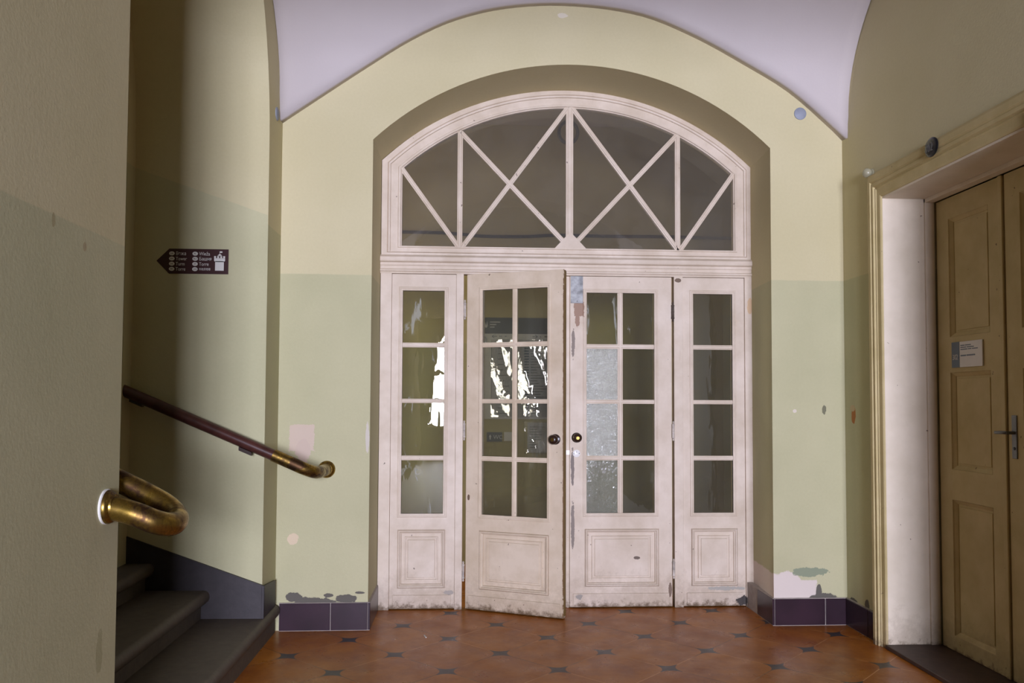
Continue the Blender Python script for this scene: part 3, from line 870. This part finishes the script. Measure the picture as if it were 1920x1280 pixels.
# ------------------------------------------------------------------ tower sign on the stair wall
ys_ = -.33
sg = root('direction_sign', (-1.57, ys_, 2.12), world=True, label='maroon arrow-shaped sign pointing left to the tower, on the stair wall', cat='sign')
MB().prism([(-1.776, 2.195), (-1.705, 2.266), (-1.371, 2.266), (-1.371, 2.122), (-1.705, 2.122)], ys_ - .004, ys_, 'y').build('board', m_sign, sg)
fy = ys_ - .0045
wl_ = [('UA', 'Вежа', 'PL', 'Wieża'), ('EN', 'Tower', 'RU', 'Башня'), ('DE', 'Turm', 'IT', 'Torre'), ('ES', 'Torre', 'CN', '市政府塔楼')]
for k_, (a, b, c1, d1) in enumerate(wl_):
    zz = 2.2385 - k_ * .0298
    for (cx, code, word) in ((-1.690, a, b), (-1.559, c1, d1)):
        g = MB().prism([(cx + .0155 * math.cos(t), zz + .0115 * math.sin(t)) for t in np.linspace(0, 2 * math.pi, 25)[:-1]], fy - .0006, fy + .0006, 'y')
        bd = g.build('code_badge', m_signw, sg)
        text(code, .013, (cx, fy - .0012, zz - .0045), m_sign, sg, align='CENTER', ext=.0002, name='badge_lettering')
        cn = word[0] == '市'
        text(word, .0165 if cn else .0285, (cx + .022, fy, zz - (.006 if cn else .0095)), m_signw, sg, xs=.80, ext=.0003)
tw = MB()
tx, tb = -1.421, 2.142
tw.box(tx - .0245, tx + .0245, fy - .0006, fy + .0006, tb, tb + .055)
tw.prism([(tx - .0245, tb + .05), (tx + .0245, tb + .05), (tx + .031, tb + .057), (tx + .031, tb + .072), (tx - .031, tb + .072), (tx - .031, tb + .057)], fy - .0006, fy + .0006, 'y')
for q in (-.031, -.0135, .004, .0205): tw.box(tx + q, tx + q + .0105, fy - .0006, fy + .0006, tb + .07, tb + .084)
tw.prism([(tx - .013, tb + .0865), (tx + .015, tb + .0865), (tx + .001, tb + .098)], fy - .0006, fy + .0006, 'y')
tw.box(tx, tx + .002, fy - .0006, fy + .0006, tb + .095, tb + .112); tw.box(tx + .002, tx + .015, fy - .0006, fy + .0006, tb + .103, tb + .112)
tw.build('tower_symbol', m_signw, sg, label='white tower silhouette with a flag')

# ------------------------------------------------------------------ handrails
hr = root('handrail', (-.85, 0, .977), world=True, label='long dark wooden handrail with a brass end bent into the front wall', cat='handrail')
MB().tube([(-3.9, -.41, 2.31), (-1.905, -.41, 1.447), (-1.08, -.41, 1.090)], .0325, 24).build('rail', m_rail, hr, smooth=True)
MB().tube(smooth_path([(-1.08, -.41, 1.090), (-.98, -.41, 1.046), (-.92, -.405, 1.018), (-.875, -.375, .997), (-.855, -.32, .986), (-.85, -.22, .981), (-.85, 0, .977)], 6), .0355, 24).build('brass_end', m_brass, hr, smooth=True, label='tarnished brass end bend')
MB().lathe([(.0525, 0), (.0525, .012), (.048, .020), (.040, .024), (.036, .030)], (-.85, 0, .977), (0, -1, 0), 32).build('flange', m_brass, hr, smooth=True)
for bx, bz in ((-1.84, 1.375), (-1.235, 1.105)):
    g = MB().tube([(bx, -.33, bz + .02), (bx, -.41, bz + .02)], .008, 12)
    g.prism([(bx - .035, bz + .012), (bx + .035, bz - .018), (bx + .035, bz + .002), (bx - .035, bz + .032)], -.425, -.395, 'y')
    g.build('bracket', m_knob, hr, smooth=True)
hn = root('handrail', (-1.15, -2.395, 1.055), world=True, label='thick tarnished brass handrail loop curving round the near wall end', cat='handrail')
pth = smooth_path([(-1.15, -2.40, 1.056), (-1.10, -2.40, 1.046), (-1.05, -2.398, 1.030), (-1.005, -2.385, 1.008), (-.975, -2.345, .992), (-.968, -2.29, .990), (-.985, -2.235, 1.004), (-1.03, -2.20, 1.034), (-1.10, -2.185, 1.070), (-1.2, -2.18, 1.118), (-1.6, -2.18, 1.31), (-2.2, -2.18, 1.60)], 7)
MB().tube(pth, .0385, 28).build('rail', m_brass, hn, smooth=True)
MB().lathe([(.056, 0), (.057, .006), (.050, .010)], (-1.15, -2.40, 1.057), (1, 0, 0), 36).build('collar_ring', m_signw, hn, smooth=True, label='pale painted ring behind the flange')
MB().lathe([(.054, .008), (.054, .014), (.050, .022), (.042, .026), (.040, .032)], (-1.15, -2.40, 1.056), (1, 0, 0), 36).build('flange', m_brass, hn, smooth=True)

# ------------------------------------------------------------------ things in the corridor
yc = 1.99
bd = root('information_board', (.46, yc, 1.24), world=True, label='large information board with a navy header on the corridor wall, behind the open leaf', cat='notice board')
bx0, bx1 = .140, .80
MB().box(bx0, bx1, yc, 1.9995, 1.245, 2.125).build('board', m_paper, bd)
MB().box(bx0, bx1, yc - .002, yc, 1.985, 2.125).build('header', m_navy, bd, label='navy header band')
g = MB()
for k_, w_ in enumerate((.09, .055, .04)): g.box(.205, .205 + w_, yc - .004, yc - .002, 2.082 - k_ * .022, 2.090 - k_ * .022)
g.prism([(.150, 2.04), (.160, 2.085), (.172, 2.055), (.180, 2.095), (.186, 2.05), (.176, 2.035)], yc - .004, yc - .002, 'y')
g.build('header_print', m_paper, bd)
g = MB()
def arrow(x0, x1, zc, head):
    g.box(min(x0, x1), max(x0, x1), yc - .003, yc - .001, zc - .003, zc + .003)
    d = -1 if head == 'l' else 1; xt = x0 if head == 'l' else x1
    for sg_ in (1, -1):
        g.prism([(xt, zc + .003 * sg_), (xt - d * .018, zc + .016 * sg_), (xt - d * .022, zc + .012 * sg_), (xt - d * .004, zc - .001 * sg_)], yc - .003, yc - .001, 'y')
arrow(.222, .268, 1.962, 'l'); arrow(.575, .620, 1.962, 'r')
for a, b in ((.285, .308), (.330, .352), (.640, .652), (.682, .708)): g.box(a, b, yc - .003, yc - .001, 1.956, 1.968)
g.lathe([(.030, 0), (.030, .002), (0, .0025)], (.150, yc, 1.93), (0, -1, 0), 24)
g.build('arrow_lettering', m_black, bd)
g = MB()
for k_ in range(26):
    zz = 1.90 - k_ * .0235
    g.box(.505, .545 + .0 * k_, yc - .003, yc - .001, zz, zz + .012)
g.box(.235, .262, yc - .003, yc - .001, 1.865, 1.90)
g.build('blue_lettering', m_blue, bd)
g = MB()
for k_ in range(27):
    zz = 1.90 - k_ * .0235
    w_ = .05 + .10 * random.random()
    g.box(.56, .56 + w_, yc - .0025, yc - .001, zz + .003, zz + .009)
    if k_ % 2 == 0: g.box(.275, .275 + w_ * .9, yc - .0025, yc - .001, zz + .003, zz + .008)
g.box(.218, .221, yc - .003, yc - .001, 1.26, 1.92)
g.build('text_lettering', m_slateprint, bd)
g = MB(); g.box(.60, .618, yc - .003, yc - .001, 1.318, 1.33); g.box(.50, .512, yc - .003, yc - .001, 1.55, 1.565); g.build('red_lettering', m_red, bd)
g = MB(); xs2 = np.linspace(.215, .79, 14)
g.rings([[(xx, yc - .014 - .004 * math.sin(xx * 23 + zz * 9), zz) for xx in xs2] for zz in np.linspace(1.262, 1.935, 14)], closed=False)
g.build('plastic_cover', m_plastic, bd, smooth=True, label='clear rippled plastic cover')

wc = root('toilet_sign', (.25, yc, 1.05), world=True, label='small navy WC sign below the information board', cat='sign')
MB().box(.182, .314, yc, 2.0, 1.050, 1.130).build('plate', m_navy, wc)
text('WC', .050, (.238, yc - .001, 1.072), m_paper, wc, xs=.95)
g = MB().prism([(.200, 1.090), (.212, 1.112), (.224, 1.090), (.217, 1.092), (.217, 1.068), (.207, 1.068), (.207, 1.092)], yc - .002, yc, 'y'); g.build('arrow_mark', m_paper, wc)
g = MB().box(.332, .425, yc - .004, 2.0, 1.056, 1.132)
tag(g.build('card_holder', m_paper), 'small clear card holder beside the WC sign', 'holder')
g = MB().box(.44, .49, yc - .004, 2.0, 1.062, 1.132)
nt = root('paper_notice', (.60, yc, .94), world=True, label='paper notice in a clear plastic sleeve, right of the WC sign', cat='notice')
MB().box(.535, .73, yc - .002, 2.0, .955, 1.215).build('sheet', m_paper, nt)
g = MB()
for k_ in range(9): g.box(.555, .60 + .1 * random.random(), yc - .003, yc - .001, 1.175 - k_ * .022, 1.180 - k_ * .022)
g.build('print', m_slateprint, nt)
g = MB(); xs2 = np.linspace(.505, .745, 8)
g.rings([[(xx, yc - .012 - .004 * math.sin(xx * 31 + zz * 17), zz) for xx in xs2] for zz in np.linspace(.945, 1.225, 8)], closed=False)
g.build('plastic_sleeve', m_plastic, nt, smooth=True)

g = MB().tube(smooth_path([(-3.9, 1.985, 2.86), (-.6, 1.985, 2.862), (-.1, 1.985, 2.852), (.15, 1.985, 2.835), (.5, 1.985, 2.838), (.8, 1.985, 2.855), (1.2, 1.985, 2.852), (1.8, 1.985, 2.856), (2.4, 1.985, 2.85), (4.9, 1.985, 2.852)], 6), .014, 8)
tag(g.build('wall_cable', m_navy, smooth=True), 'dark cable running along the corridor wall, seen low through the fanlight', 'cable')
lp = root('ceiling_lamp', (.86, 1.3, 3.56), world=True, label='dark ring-shaped lamp hanging behind the centre bar of the fanlight', cat='lamp')
g = MB(); cxl, czl = .80, 3.54
g.tube([(cxl + .075 * math.cos(t), 1.3, czl + .088 * math.sin(t)) for t in np.linspace(0, 2 * math.pi, 33)], .014, 10)
g.build('ring', m_black, lp, smooth=True)
MB().tube([(cxl, 1.3, czl + .085), (cxl, 1.3, 4.12)], .006, 8).build('stem', m_black, lp)

# ------------------------------------------------------------------ litter
g = MB().prism([(-.243, -.135), (-.236, -.133), (-.222, -.183), (-.229, -.185)], .0, .003, 'z')
tag(g.build('matchstick', m_signw), 'tiny pale wooden stick lying on the tiles in front of the left light', 'litter')

for o in list(bpy.data.objects):
    if '_w' in o: del o['_w']
